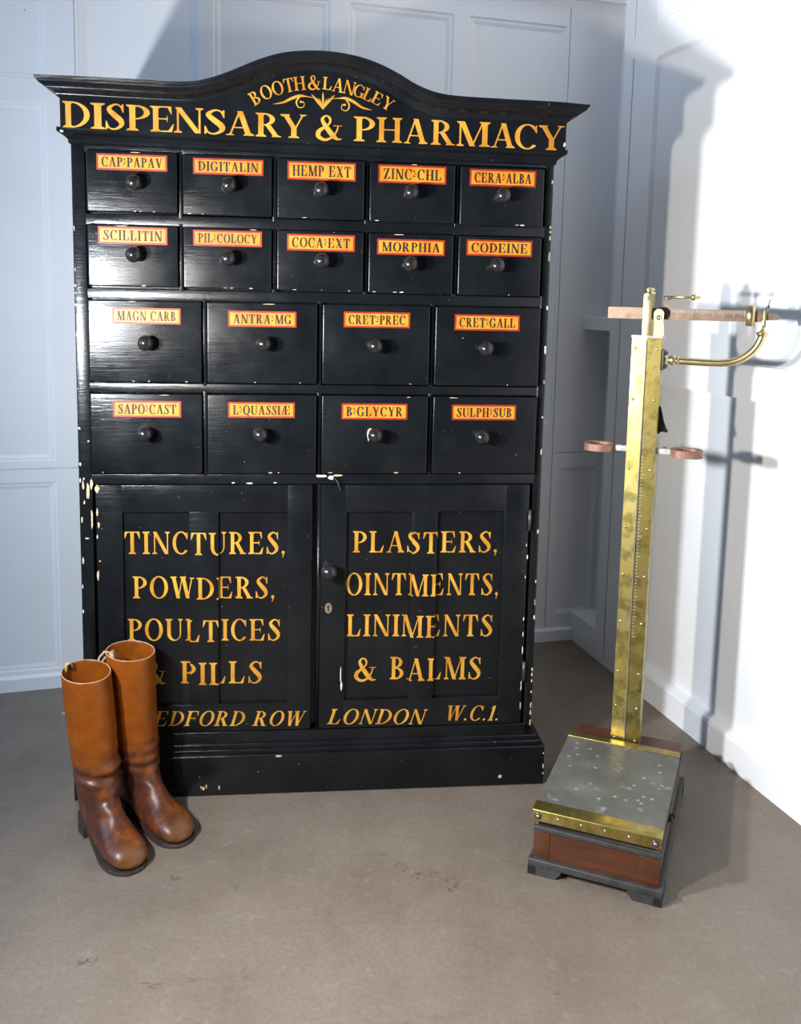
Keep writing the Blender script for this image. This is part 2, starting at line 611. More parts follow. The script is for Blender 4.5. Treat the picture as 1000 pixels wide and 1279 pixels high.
def panelled(mb, o, e, inw, s0, s1, z0, z1, panels, m):
    """face of a wall: s along e, z up, inw = direction into the wall; panels: (s0,s1,z0,z1,depth,bevel)"""
    P = lambda s, z, d=0.0: o + e * s + Vector((0, 0, z)) + inw * d
    S = sorted({s0, s1, *[v for p in panels for v in p[:2]]})
    Z = sorted({z0, z1, *[v for p in panels for v in p[2:4]]})
    S = [s for s in S if s0 <= s <= s1]
    Z = [z for z in Z if z0 <= z <= z1]
    for a, b in zip(S, S[1:]):
        for c, d in zip(Z, Z[1:]):
            cs, cz = (a + b) / 2, (c + d) / 2
            if any(p[0] < cs < p[1] and p[2] < cz < p[3] for p in panels):
                continue
            mb.face([P(a, c), P(b, c), P(b, d), P(a, d)], m)
    for a, b, c, d, dep, bev in panels:
        if dep is None:
            continue
        O = [P(a, c), P(b, c), P(b, d), P(a, d)]
        prev = O
        steps = [(bev * .25, dep * .45), (bev * .55, dep * .5), (bev, dep)] if bev > 0.012 else [(bev, dep)]
        for bb, dd in steps:
            I = [P(a + bb, c + bb, dd), P(b - bb, c + bb, dd), P(b - bb, d - bb, dd), P(a + bb, d - bb, dd)]
            for i in range(4):
                mb.face([prev[i], prev[(i + 1) % 4], I[(i + 1) % 4], I[i]], m)
            prev = I
        mb.face(prev, m)


mb = MB()
mb.face([(-5, -3, 0), (4, -3, 0), (4, 5, 0), (-5, 5, 0)], FLOOR)
# old rusty stains with their own ragged outlines
STAIN = simple('rusty_floor_stain', (0.130, 0.096, 0.064), 0.6, 0, 0.4, 40)
for cx, cy, w, h in ((.015, 1.86, .05, .035), (.075, 1.83, .07, .03), (.135, 1.80, .05, .045), (-.02, 1.905, .03, .02), (-.46, 1.80, .04, .02), (-.56, 1.555, .06, .02),
                     (-.42, 1.50, .07, .014), (-.35, 1.515, .05, .012), (.30, 1.50, .02, .012)):
    for k in range(9):
        a, r = random.uniform(0, 6.28), random.random() ** .7
        pts = chip_poly(cx + w * .5 * r * math.cos(a), cy + h * .5 * r * math.sin(a), w * random.uniform(.08, .3), h * random.uniform(.12, .4), 9)
        mb.face([(x, y, .0003 + .00002 * k) for x, y in pts], STAIN)
mb.face([(-5, -3, -.1), (-5, 5, -.1), (4, 5, -.1), (4, -3, -.1)], FLOOR)
structure(mb.build('floor'))

H = 2.9
mb = MB()
g = 0.0035
bp = [(-.545, -.235, .06, .657, .005, .020), (-.545, -.235, .722, 1.775, .004, .020), (-.545, -.235, 1.841, 2.6, .004, .016),
      (-.155, -.151, .02, 2.75, .006, .001), (-1.20, -.151 - .004, .6965, .7, .006, .001),
      (1.43, 1.62, .6955, .699, .006, .001), (1.4205, 1.424, .02, 2.213, .006, .001),
      (1.455, 1.60, .10, .643, .006, .014)]
for k in range(4):
    a = -.165 + .4085 * k if k else -.148
    bp.append((a if k else -.145, [.199, .602, 1.009, 1.412][k], .80, 2.15, .014, .024))
bp[-4] = (-.145, .199, .80, 2.15, .009, .024)
bp[-3] = (.242, .602, .80, 2.15, .009, .024)
bp[-2] = (.660, 1.009, .80, 2.15, .009, .024)
bp[-1] = (1.060, 1.412, .80, 2.15, .009, .024)
panelled(mb, NB * DW, DB, NB, -2.2, 1.62, 0, H, bp, WALL)
structure(mb.build('wall_back', fix=False))
mb = MB()
o = NB * DW
P = lambda s, z, d=0.0: o + DB * s + Vector((0, 0, z)) - NB * d
mb.grid([[P(s, z, d) for s in (-2.2, 1.62)] for z, d in ((0, .012), (.04, .012), (.046, .004), (.046, -.004))], WALL, False)
structure(mb.build('baseboard_back'))
mb = MB()
mb.grid([[P(s, z, d) for s in (-2.2, 1.618)] for z, d in ((2.235, -.002), (2.235, .03), (2.26, .034), (2.40, .034), (2.40, -.002))], WALL, False)
structure(mb.build('trim_1'))

# right wall: s runs along NB, from the viewer's side to the corner at DW
mb = MB()
o = DB * DR
rp = [(2.734, DW + .015, .105, 1.139, .092, .001), (2.734, DW + .015, 1.18, 2.9, .092, .001),
      (2.667, 2.6735, .02, 2.0, .02, .0005), (2.6675, 2.673, 2.06, 2.9, .02, .0005),
      (-1.4, 2.545, 2.07, 2.7, .02, .02),
      (2.678, 2.545 + .2, 2.0395, 2.042, .0, .0)]
rp = rp[:-1]
rp += [(-1.4, 2.54, .084, 1.975, None, 0)]
panelled(mb, o, NB, DB, -1.5, DW + .015, 0, H, rp, WALL)
# the big bay: a lower board set back under an upper one
PR_ = [(.084, .030), (.993, .030), (.993, .010), (1.963, .010), (1.975, .0)]
Q = lambda s, z, d=0.0: o + NB * s + Vector((0, 0, z)) + DB * d
for (za, da), (zb_, db_) in zip(PR_, PR_[1:]):
    mb.face([Q(-1.4, za, da), Q(2.529, za, da), Q(2.529, zb_, db_), Q(-1.4, zb_, db_)], WALL)
    if zb_ > za:
        mb.face([Q(2.54, za), Q(2.54, zb_), Q(2.529, zb_, db_), Q(2.529, za, da)], WALL)
# thin joint line across the upper board
P = lambda s, z, d=0.0: o + NB * s + Vector((0, 0, z)) + DB * d
mb.face([P(-1.3, 1.0835, .0095), P(2.08, 1.0835, .0095), P(2.08, 1.0855, .0095), P(-1.3, 1.0855, .0095)], simple('grey_joint', (.45, .45, .45), .8))
structure(mb.build('wall_right', fix=False))
mb = MB()
mb.grid([[P(s, z, d) for s in (-1.45, 2.54)] for z, d in ((0, -.003), (.078, -.003), (.084, .002), (.091, .030), (.091, .04))], WALL, False)
structure(mb.build('baseboard_right'))

# ------------------------------------------------------------------ cabinet
CAB = thing('apothecary_cabinet', 'tall black dispensary cabinet with gold lettering, small labelled drawers and two panelled doors',
            'cabinet', (-0.7565, 2.112, 0), 0.106)
DEP = 0.40
WB = 1.117


def skew(u, v):
    return -0.0085 * (u - .56) * min(max((v - 1.15) / .4, 0), 1.2)


COLA = [(.0337 + .2139 * i, .0337 + .2139 * i + .2035) for i in range(5)]
COLB = [(.0308 + .2692 * i, .0308 + .2692 * i + .2585) for i in range(4)]
ROWS = [(1.4155, 1.5544, COLA), (1.2489, 1.3919, COLA), (1.0294, 1.2224, COLB), (.8121, 1.0056, COLB)]

mb = MB()
mb.box(0.004, WB - .004, .02, DEP, .05, 1.60, BLACK)
mb.box(0, WB, .0, .024, .10, .157, BLACK, .002)
mb.box(0, .031, 0, .024, .10, 1.585, BLACK, .003)
mb.box(1.0965, WB, 0, .024, .10, 1.585, BLACK, .003)
zb = [(.7865, .8110), (1.0067, 1.0283), (1.2235, 1.2478), (1.393, 1.4145), (1.5555, 1.585)]
for a, b in zb:
    mb.box(.028, 1.10, .001, .024, a - (.002 if a > 1.3 else 0), b + (.002 if a > 1.3 else 0), BLACK, .0015)
for lo, hi, cols in ROWS:
    for (a, b), (c, d) in zip(cols, cols[1:]):
        mb.box(b + .001, c - .001, .0005, .024, lo - .006, hi + .006, BLACK, .0015)
# side panels, a touch proud, slightly battered
mb.box(-.0015, .02, .006, DEP, .06, 1.585, BLACK, .003)
mb.box(WB - .02, WB + .0015, .006, DEP, .06, 1.585, BLACK, .003)
for cx, cz, w, h, mt in [(.010, .783, .006, .03, CHIP), (.021, .772, .010, .05, CHIP), (.029, .788, .008, .03, CHIP), (.0285, .70, .006, .06, CHIP),
                         (.012, .742, .004, .012, CHIPW), (.006, .70, .005, .02, CHIP), (.0045, .92, .005, .008, CHIPW), (.016, .655, .012, .004, CHIPW),
                         (.006, .60, .005, .02, CHIP), (.005, .835, .004, .012, CHIPW), (.024, .89, .005, .005, CHIPW), (.012, .80, .004, .006, CHIPW),
                         (.57, .806, .03, .008, CHIPW), (.595, .802, .016, .012, CHIPW), (.61, .808, .03, .006, CHIP), (.40, .789, .02, .004, CHIPW), (.36, .79, .01, .003, CHIPW),
                         (.46, .79, .012, .003, CHIPW), (.075, 1.399, .06, .003, CHIPW)]:
    paint(mb, [chip_poly(cx, cz, w, h)], -.0006, mt)
for k in range(26):      # nibbled right edge of the face frame
    z = random.uniform(.15, 1.55)
    paint(mb, [chip_poly(WB - .0035, z, random.uniform(.003, .006), random.uniform(.004, .022), 7)], -.0006, random.choice((CHIP, CHIPW, CHIPW)))
for k in range(16):
    z = random.uniform(.2, 1.5)
    paint(mb, [chip_poly(.0035, z, random.uniform(.002, .005), random.uniform(.004, .014), 7)], -.0006, CHIPW)
mb.build('carcass', CAB)

# plinth
mb = MB()
mb.box(-.024, 1.150, -.020, DEP + .01, 0, .104, BLACK, .003)
mb.box(-.015, 1.141, -.012, DEP + .005, .100, .116, BLACK, .005, 3)
mb.box(-.007, 1.131, -.006, DEP + .002, .112, .128, BLACK, .004, 3)
for cx, cz, w, h, mt in [(.2867, .021, .009, .012, CHIP), (.294, .027, .004, .014, CHIP), (.281, .024, .004, .008, CHIP), (1.035, .025, .014, .012, CHIP), (.4712, .100, .022, .006, CHIP), (.325, .022, .004, .016, CHIP),
                         (1.1475, .05, .003, .016, CHIPW), (1.147, .085, .003, .006, CHIPW), (1.1475, .03, .0035, .006, CHIPW)]:
    paint(mb, [chip_poly(cx, cz, w, h)], -.0206, mt)
mb.build('plinth', CAB)

# bed moulding under the frieze
mb = MB()
rows = []
for d, h in ((-.001, 0), (.004, .004), (.004, .010), (.012, .018), (.021, .023), (.024, .026), (.024, .034)):
    pts = []
    for x, y in ((-d, DEP), (-d, -d), (WB + d, -d), (WB + d, DEP)):
        base = 1.5675 - .0085 * max(0, min(1, x / WB))
        pts.append((x, y, base + h))
    rows.append(pts)
mb.grid(rows, BLACK, False)
mb.build('bed_moulding', CAB)

# frieze board with arched top and its moulded cornice
TOPC = [(-0.0535, 1.7021), (0.0444, 1.7023), (0.1704, 1.7013), (0.2331, 1.6995), (0.2758, 1.7018), (0.2981, 1.7053), (0.3411, 1.7189), (0.3842, 1.7377), (0.4274, 1.7565), (0.4707, 1.7703), (0.5142, 1.7774), (0.5579, 1.7795), (0.6018, 1.7772), (0.6461, 1.7701), (0.6906, 1.7567), (0.7357, 1.7365), (0.7575, 1.7239), (0.7811, 1.7129), (0.8029, 1.7052), (0.8266, 1.6998), (0.8575, 1.6963), (0.9636, 1.694), (1.1024, 1.6925), (1.1718, 1.6895)]
BOTC = [(-0.0157, 1.6632), (0.141, 1.6605), (0.25, 1.6605), (0.2916, 1.6645), (0.3465, 1.6785), (0.3802, 1.6916), (0.4069, 1.7030), (0.4515, 1.7237), (0.49, 1.7365), (0.5231, 1.7431), (0.5591, 1.7447), (0.6134, 1.7402), (0.6683, 1.7250), (0.7051, 1.7088), (0.7422, 1.689), (0.775, 1.672), (0.8172, 1.6575), (0.8546, 1.6545), (1.1351, 1.6534)]


def curve(C, u):
    if u <= C[0][0]:
        return C[0][1]
    for i in range(len(C) - 1):
        if C[i][0] <= u <= C[i + 1][0]:
            a, b = C[i], C[i + 1]
            t = (u - a[0]) / (b[0] - a[0])
            m0 = (b[1] - C[i - 1][1]) / (b[0] - C[i - 1][0]) if i else 0
            m1 = (C[i + 2][1] - a[1]) / (C[i + 2][0] - a[0]) if i + 2 < len(C) else 0
            d = b[0] - a[0]
            return (2 * t ** 3 - 3 * t * t + 1) * a[1] + (t ** 3 - 2 * t * t + t) * d * m0 + (3 * t * t - 2 * t ** 3) * b[1] + (t ** 3 - t * t) * d * m1
    return C[-1][1]


FL, FRR, FY = -.0145, 1.1345, -.026
NS = 90
mb = MB()
zf = lambda u: 1.5985 - .0088 * (u / WB)
us = [FL + (FRR - FL) * i / NS for i in range(NS + 1)]
prof_t = [[(u, FY, zf(u)) for u in us], [(u, FY, curve(BOTC, u) + .006) for u in us]]
mb.grid(prof_t, BLACK, False)
mb.grid([[(u, .012, zf(u)) for u in us], [(u, .012, curve(BOTC, u) + .03) for u in us]], BLACK, False)
for x in (FL, FRR):
    mb.face([(x, FY, zf(x)), (x, DEP, zf(x)), (x, DEP, 1.69), (x, FY, 1.69)] if False else [(x, FY, zf(x)), (x, DEP, zf(x)), (x, DEP, curve(BOTC, x) + .01), (x, FY, curve(BOTC, x) + .006)], BLACK)
mb.face([(FL, FY, zf(FL)), (FRR, FY, zf(FRR)), (FRR, DEP, zf(FRR)), (FL, DEP, zf(FL))], BLACK)
paint(mb, [chip_poly(1.1315, 1.605, .006, .012), chip_poly(-.012, 1.592, .01, .006)], FY - .0006, CHIPW)
FRIEZE = mb.build('frieze', CAB)

PROF = [(0, 0), (.002, .03), (.004, .11), (.0058, .16), (.0060, .20), (.0068, .24), (.0100, .31), (.0150, .37), (.0188, .40), (.0190, .455), (.0215, .46), (.0222, .50), (.0265, .56), (.0310, .64), (.0338, .72), (.0345, .80), (.0346, .83), (.0372, .84), (.0385, 1.0)]
mb = MB()
rows = []
for d, h in PROF:
    r = []
    ub, ut = FL, -.0535
    zL = curve(BOTC, FL) + h * (curve(TOPC, -.0535) - curve(BOTC, FL))
    zR = curve(BOTC, FRR) + h * (curve(TOPC, 1.1718) - curve(BOTC, FRR))
    d *= 1.12
    r.append((FL - d, DEP, zL))
    for i in range(NS + 1):
        s = i / NS
        x = (FL - d) + (FRR - FL + 2 * d) * s
        z0 = curve(BOTC, FL + (FRR - FL) * s)
        z1 = curve(TOPC, -.0535 + (1.1718 + .0535) * s)
        r.append((x, FY - d, z0 + h * (z1 - z0)))
    r.append((FRR + d, DEP, zR))
    rows.append(r)
# top surface back to the inside of the board, then down
r_in = [(FL + .02, DEP, rows[-1][0][2])] + [(min(max(x, FL + .02), FRR - .02), .012, z) for x, y, z in rows[-1][1:-1]] + [(FRR - .02, DEP, rows[-1][-1][2])]
r_dn = [(x, y, z - .05) for x, y, z in r_in]
rows += [r_in, r_dn]
mb.grid(rows, BLACK, False)
# cabinet top boarding behind the cornice
mb.face([(FL + .019, .012, 1.665), (FRR - .019, .012, 1.655), (FRR - .019, DEP, 1.655), (FL + .019, DEP, 1.665)], BLACK)
for k in range(46):
    u = random.choice((random.uniform(-.03, .25), random.uniform(.75, 1.15), random.uniform(.75, 1.16)))
    s = (u + .0535) / 1.2253
    z = curve(TOPC, u) - .0022
    w = random.uniform(.004, .03)
    if .9 < u or random.random() < .5:
        z2 = curve(TOPC, u + w) - .0022
        mb.face([(u, FY - .0388, z), (u + w, FY - .0388, z2), (u + w * .8, FY - .0388, z2 + .0016), (u + w * .2, FY - .0388, z + .0016)], random.choice((CHIPW, CHIPW, CHIP)))
co = mb.build('cornice', CAB, fix=True)
for p in co.data.polygons:
    p.use_smooth = True
co.data.set_sharp_from_angle(angle=math.radians(28))

# painted lines on the frieze
FR = [('D', -0.0089, 0.0498), ('I', 0.0514, 0.0826), ('S', 0.0835, 0.1243), ('P', 0.1286, 0.1802), ('E', 0.181, 0.2329), ('N', 0.2328, 0.2982), ('S', 0.3, 0.3462), ('A', 0.348, 0.4105), ('R', 0.4141, 0.4717), ('Y', 0.4699, 0.5287), ('&', 0.5496, 0.6098), ('P', 0.6364, 0.6851), ('H', 0.6889, 0.748), ('A', 0.7518, 0.8076), ('R', 0.8151, 0.8713), ('M', 0.8751, 0.9543), ('A', 0.9563, 1.0132), ('C', 1.0124, 1.0648), ('Y', 1.0687, 1.1301)]
mb = MB()
for ch, a, b in FR:
    va = 1.600 - .0090 * (a / 1.12)
    hh = .0565 if ch == 'D' else (.0555 - .004 * max(0, (.25 - abs(a - .45))) / .25)
    polys, w = layout(ch)
    xs = [x for p in polys for x, y in p]
    x0, x1 = min(xs), max(xs)
    sx = (b - a) / (x1 - x0)
    paint(mb, [[(a + (x - x0) * sx, va + y * hh) for x, y in p] for p in polys], FY - .0007, GOLD)
mb.build('gold_lettering', FRIEZE, fix=False)['label'] = 'large gold lettering reading dispensary and pharmacy'
mb = MB()
# shop name bent round the arch: letters at (u, v) turned by an angle
arc = [('B', .4123, 1.6808, 33), ('O', .4373, 1.6941, 25), ('O', .4632, 1.7042, 19), ('T', .4885, 1.7118, 13), ('H', .5125, 1.7165, 8), ('&', .5460, 1.7200, 0), ('L', .5756, 1.7192, -4), ('A', .6001, 1.7165, -9), ('N', .6255, 1.7120, -14), ('G', .6486, 1.7055, -19), ('L', .6687, 1.6985, -23), ('E', .6898, 1.6908, -27), ('Y', .7139, 1.6805, -30)]
for ch, u, v, ang in arc:
    polys, w = layout(ch)
    hh = .0300 if ch not in 'EYGL' else .0275
    ww = .0262 / .86
    a = math.radians(ang)
    ca, sa = math.cos(a), math.sin(a)
    paint(mb, [[(u + (x - w / 2) * ww * ca - (y - .5) * hh * sa, v + (x - w / 2) * ww * sa + (y - .5) * hh * ca) for x, y in p] for p in polys], FY - .0007, GOLD)
mb.build('gold_lettering', FRIEZE, fix=False)['label'] = 'small gold lettering curving under the arch'
# leaf spray and scrolls
mb = MB()
cx, cz = .5655, 1.6615
for ang, ln, w in ((0, .0385, .0042), (-20, .026, .0026), (20, .026, .0026), (-39, .0425, .0050), (39, .0425, .0050), (-29, .030, .0022), (29, .030, .0022)):
    a = math.radians(90 + ang)
    bend = -.10 * (1 if ang > 0 else -1 if ang < 0 else 0)
    pts = []
    for t in (0, .15, .35, .55, .75, .9, 1.0):
        aa = a + bend * (1 - t)
        pts.append((cx + math.cos(aa) * ln * t, cz + math.sin(aa) * ln * t, w * (.12 + .88 * math.sin(math.pi * t ** 1.3)) if t < 1 else .0003))
    paint(mb, brush(pts, 4), FY - .0007, GOLD)
for sg, sh in ((-1, .0), (1, -.004)):
    X = lambda d: cx + sg * d
    s1 = [(X(.036), 1.6885 + sh * .2, .002), (X(.052), 1.6895 + sh * .3, .006), (X(.070), 1.6835 + sh * .5, .0062), (X(.090), 1.6735 + sh, .0045), (X(.112), 1.6690 + sh, .0008)]
    paint(mb, brush([(X(.018), 1.686 + sh * .1, .001)] + s1, 6), FY - .0007, GOLD)
    s2 = [(X(.052), 1.6880 + sh * .4, .003), (X(.060), 1.6760 + sh * .7, .0035), (X(.055), 1.6645 + sh * .7, .0022), (X(.044), 1.6655 + sh * .6, .0016), (X(.043), 1.6750 + sh * .6, .0016), (X(.052), 1.6765 + sh * .6, .0050)]
    paint(mb, brush(s2, 6), FY - .0009, GOLD)
mb.build('gold_ornament', FRIEZE, fix=False)['label'] = 'gold leaf spray with scrolls'

# drawers
LBL = [[('CAP:PAPAV', 0.0585, 1.5491, 0.2148, 1.5129), ('DIGITALIN', 0.2723, 1.5469, 0.431, 1.511), ('HEMP EXT', 0.486, 1.5471, 0.6433, 1.5057), ('ZINC:CHL', 0.6963, 1.5466, 0.8559, 1.5056), ('CERA:ALBA', 0.9115, 1.5442, 1.0707, 1.5053)],
       [('SCILLITIN', 0.059, 1.3876, 0.2132, 1.3486), ('PIL:COLOCY', 0.2713, 1.3853, 0.428, 1.3495), ('COCA:EXT', 0.4858, 1.3822, 0.6436, 1.344), ('MORPHIA', 0.696, 1.3769, 0.8566, 1.3401), ('CODEINE', 0.9093, 1.3808, 1.0685, 1.3431)],
       [('MAGN CARB', 0.087, 1.2043, 0.2414, 1.1673), ('ANTRA:MG', 0.3502, 1.202, 0.5086, 1.1648), ('CRET:PREC', 0.6199, 1.2049, 0.7783, 1.1677), ('CRET:GALL', 0.8856, 1.2034, 1.0446, 1.1652)],
       [('SAPO:CAST', 0.0843, 0.9877, 0.2404, 0.9488), ('L:QUASSIÆ', 0.3495, 0.987, 0.5062, 0.9495), ('B:GLYCYR', 0.6175, 0.9859, 0.7764, 0.9473), ('SULPH:SUB', 0.8852, 0.9853, 1.0436, 0.9477)]]
KN = [[(0.1443, 1.4834), (0.3542, 1.485), (0.5632, 1.4812), (0.7712, 1.4825), (0.9873, 1.4822)], [(0.1417, 1.3244), (0.3519, 1.3207), (0.5666, 1.3206), (0.773, 1.3183), (0.9798, 1.3196)],
      [(0.1653, 1.1245), (0.4336, 1.1267), (0.6941, 1.1251), (0.9596, 1.1234)], [(0.1604, 0.9131), (0.4265, 0.9126), (0.6979, 0.912), (0.9571, 0.9093)]]


def knob(mbk, x, y, z, r, m=KNOB):
    pr = [(0, r * .80), (.004, r * .80), (.006, r * .52), (.012, r * .48), (.016, r * .70)]
    cxx = .016 + r * .75
    for i in range(10):
        a = math.radians(-48 + 138 * i / 9)
        pr.append((cxx + r * .92 * math.sin(a), r * math.cos(a)))
    mbk.lathe((x, y, z), (0, -1, 0), pr, m, 28)


FRONT = -.010
for ri, (lo, hi, cols) in enumerate(ROWS):
    for ci, (a, b) in enumerate(cols):
        dz = skew((a + b) / 2, (lo + hi) / 2)
        tilt = [0.0, .0008, -.0006, .0005, -.0009][(ri * 2 + ci) % 5]
        text, lu0, lv1, lu1, lv0 = LBL[ri][ci]
        mb = MB()
        mb.box(a + .0012, b - .0012, FRONT + tilt, .019, lo + .0022 + dz, hi - .0012 + dz, BLACK, .0032, 3)
        for k in range(random.randint(1, 3)):
            u = random.uniform(a + .01, b - .03)
            w = random.uniform(.003, .014)
            paint(mb, [chip_poly(u + w / 2, lo + .0046 + dz, w, random.uniform(.0012, .003), 7)], FRONT + tilt - .0005, random.choice((CHIP, CHIPW, CHIPW)))
        if random.random() < .5:
            u = random.uniform(a + .01, b - .05)
            paint(mb, [chip_poly(u + .02, hi - .0040 + dz, random.uniform(.01, .035), .002, 7)], FRONT + tilt - .0005, CHIP)
        dr = mb.build('drawer', CAB)
        y = FRONT + tilt
        mb = MB()
        mb.box(lu0, lu1, y - .0012, y + .001, lv0, lv1, RED)
        bw = .0042
        mb.box(lu0 + bw, lu1 - bw, y - .0018, y + .001, lv0 + bw, lv1 - bw, ORANGE)
        h = (lv1 - lv0) * .60
        vb = lv0 + (lv1 - lv0) * .20
        for shift in (0, .0011):
            paint(mb, place(text, lu0 + .011 + shift, vb, lu1 - .012 + shift, vb, h, 0, .12), y - .0022, INK)
        lab = mb.build('label', dr, fix=False)
        lab['label'] = 'orange label with red border, lettered ' + text.replace(':', ' ')
        mb = MB()
        ku, kv = KN[ri][ci]
        if (ri, ci) == (3, 2):
            paint(mb, [chip_poly(ku - .012, kv, .024, .034, 10)], y - .0006, CHIP)
        knob(mb, ku, y, kv, .0178)
        mb.build('knob', dr)

# doors
DOORS = [(.0374, .5508, [(.0991, .2554, .232, .7190), (.3243, .4906, .228, .7178)]),
         (.5621, 1.0891, [(.6331, .7961, .2337, .7182), (.8581, 1.0268, .231, .7173)])]
DT = [[('TINCTURES,', .1004, .6144, .4868, .6109, .0552, 0), ('POWDERS,', .1192, .5039, .462, .4988, .0547, 0), ('POULTICES', .1061, .3973, .4753, .390, .0550, 0), ('&', .1443, .2852, .198, .2839, .0565, 0), ('PILLS', .2307, .2849, .4312, .2799, .0570, 0), ('BEDFORD ROW', .1331, .1811, .5398, .1700, .0385, .28)],
      [('PLASTERS,', .6499, .6134, 1.0154, .6101, .0540, 0), ('OINTMENTS,', .634, .5045, 1.0214, .499, .0564, 0), ('LINIMENTS', .6374, .398, 1.0094, .3909, .0568, 0), ('&', .6577, .2818, .716, .2803, .0588, 0), ('BALMS', .7483, .2827, .9831, .2769, .0593, 0), ('LONDON', .5908, .1725, .8462, .1649, .0395, .28), ('W.C.1.', .8878, .1733, 1.0384, .1689, .0398, .28)]]
YD, YP = -.004, .0055
for di, (a, b, pans) in enumerate(DOORS):
    lo, hi = .1605, .7850
    mb = MB()
    (pa0, pa1, pz0, pz1), (pb0, pb1, qz0, qz1) = pans
    zt, zl = min(pz1, qz1), max(pz0, qz0)
    bv = .0018
    mb.box(a + .001, pa0, YD, .018, lo, hi, BLACK, bv)
    mb.box(pb1, b - .001, YD, .018, lo, hi, BLACK, bv)
    mb.box(pa0 - .002, pb1 + .002, YD, .018, zt, hi, BLACK, bv)
    mb.box(pa0 - .002, pb1 + .002, YD, .018, lo, zl, BLACK, bv)
    mb.box(pa1, pb0, YD, .018, zl - .002, zt + .002, BLACK, bv)
    if di == 1:       # rounded bead on the meeting edge
        mb.tube([(a + .004, YD, lo + .002), (a + .004, YD, hi - .002)], .0042, BLACK, 10)
        for k in range(10):
            z = random.uniform(lo, hi)
            paint(mb, [chip_poly(b - .004, z, .003, random.uniform(.004, .03), 7)], YD - .0005, random.choice((CHIP, CHIPW)))
        for cx, cz, w, h in ((.626, .27, .006, .03), (.624, .30, .003, .05), (1.094 - .006, .60, .004, .015)):
            paint(mb, [chip_poly(cx, cz, w, h)], YD - .0005, CHIPW)
    else:
        for cx, cz, w, h in ((.0425, .777, .012, .022), (.0415, .72, .005, .03), (.0405, .565, .007, .035), (.0445, .69, .006, .02), (.041, .66, .004, .012), (.046, .60, .004, .006)):
            paint(mb, [chip_poly(cx, cz, w, h)], YD - .0005, CHIP)
    door = mb.build('door', CAB)
    for p0, p1, z0, z1 in pans:
        mb = MB()
        mb.box(p0 - .004, p1 + .004, YP, .014, zl - .004, zt + .004, BLACK)
        mb.build('panel', door)
    segs = [(-9, pa0, YD - .0006), (pa0, pa1, YP - .0006), (pa1, pb0, YD - .0006), (pb0, pb1, YP - .0006), (pb1, 9, YD - .0006)]
    for tx, u0, v0, u1, v1, h, it in DT[di]:
        mb = MB()
        dp = (YD - .0006) if it else (lambda _, s=segs: s)
        paint(mb, place(tx, u0, v0, u1, v1, h, it, .09), dp, GOLD)
        mb.build('gold_lettering', door, fix=False)['label'] = 'gold lettering reading ' + tx.strip(',.')
    if di == 1:
        mb = MB()
        knob(mb, .5914, YD, .5749, .0205)
        mb.build('knob', door)
        mb = MB()
        pts = [(.5915 + .0088 * math.cos(k * math.pi / 12), .4748 + .0135 * math.sin(k * math.pi / 12)) for k in range(24)]
        mb.prism(pts, YD - .0012, YD + .001, simple('worn_escutcheon', (.35, .25, .17), .45, .6, .3, 200))
        kh = [(.5915 + .0035 * math.cos(k * math.pi / 8), .4785 + .0042 * math.sin(k * math.pi / 8)) for k in range(16)]
        paint(mb, [kh, [(.5897, .466), (.5933, .466), (.5927, .478), (.5903, .478)]], YD - .0018, DARK)
        mb.build('keyhole_escutcheon', door)['label'] = 'worn oval keyhole plate'
        for hz in (.695, .300):
            mb = MB()
            mb.tube([(b + .001, YD - .002, hz - .026), (b + .001, YD - .002, hz + .026)], .0036, IRON, 10)
            mb.box(b - .006, b + .008, YD - .001, YD + .004, hz - .025, hz + .025, BLACK)
            mb.build('hinge', door)
mb = MB()
mb.tube([(.603, -.002, .801), (.606, -.010, .800), (.611, -.013, .793), (.614, -.012, .783), (.6165, -.0125, .775), (.620, -.010, .771)], .0013, IRON, 8)
mb.build('wire_hook', CAB)['label'] = 'bent wire hook above the right door'

# ------------------------------------------------------------------ boots
SZ = .95


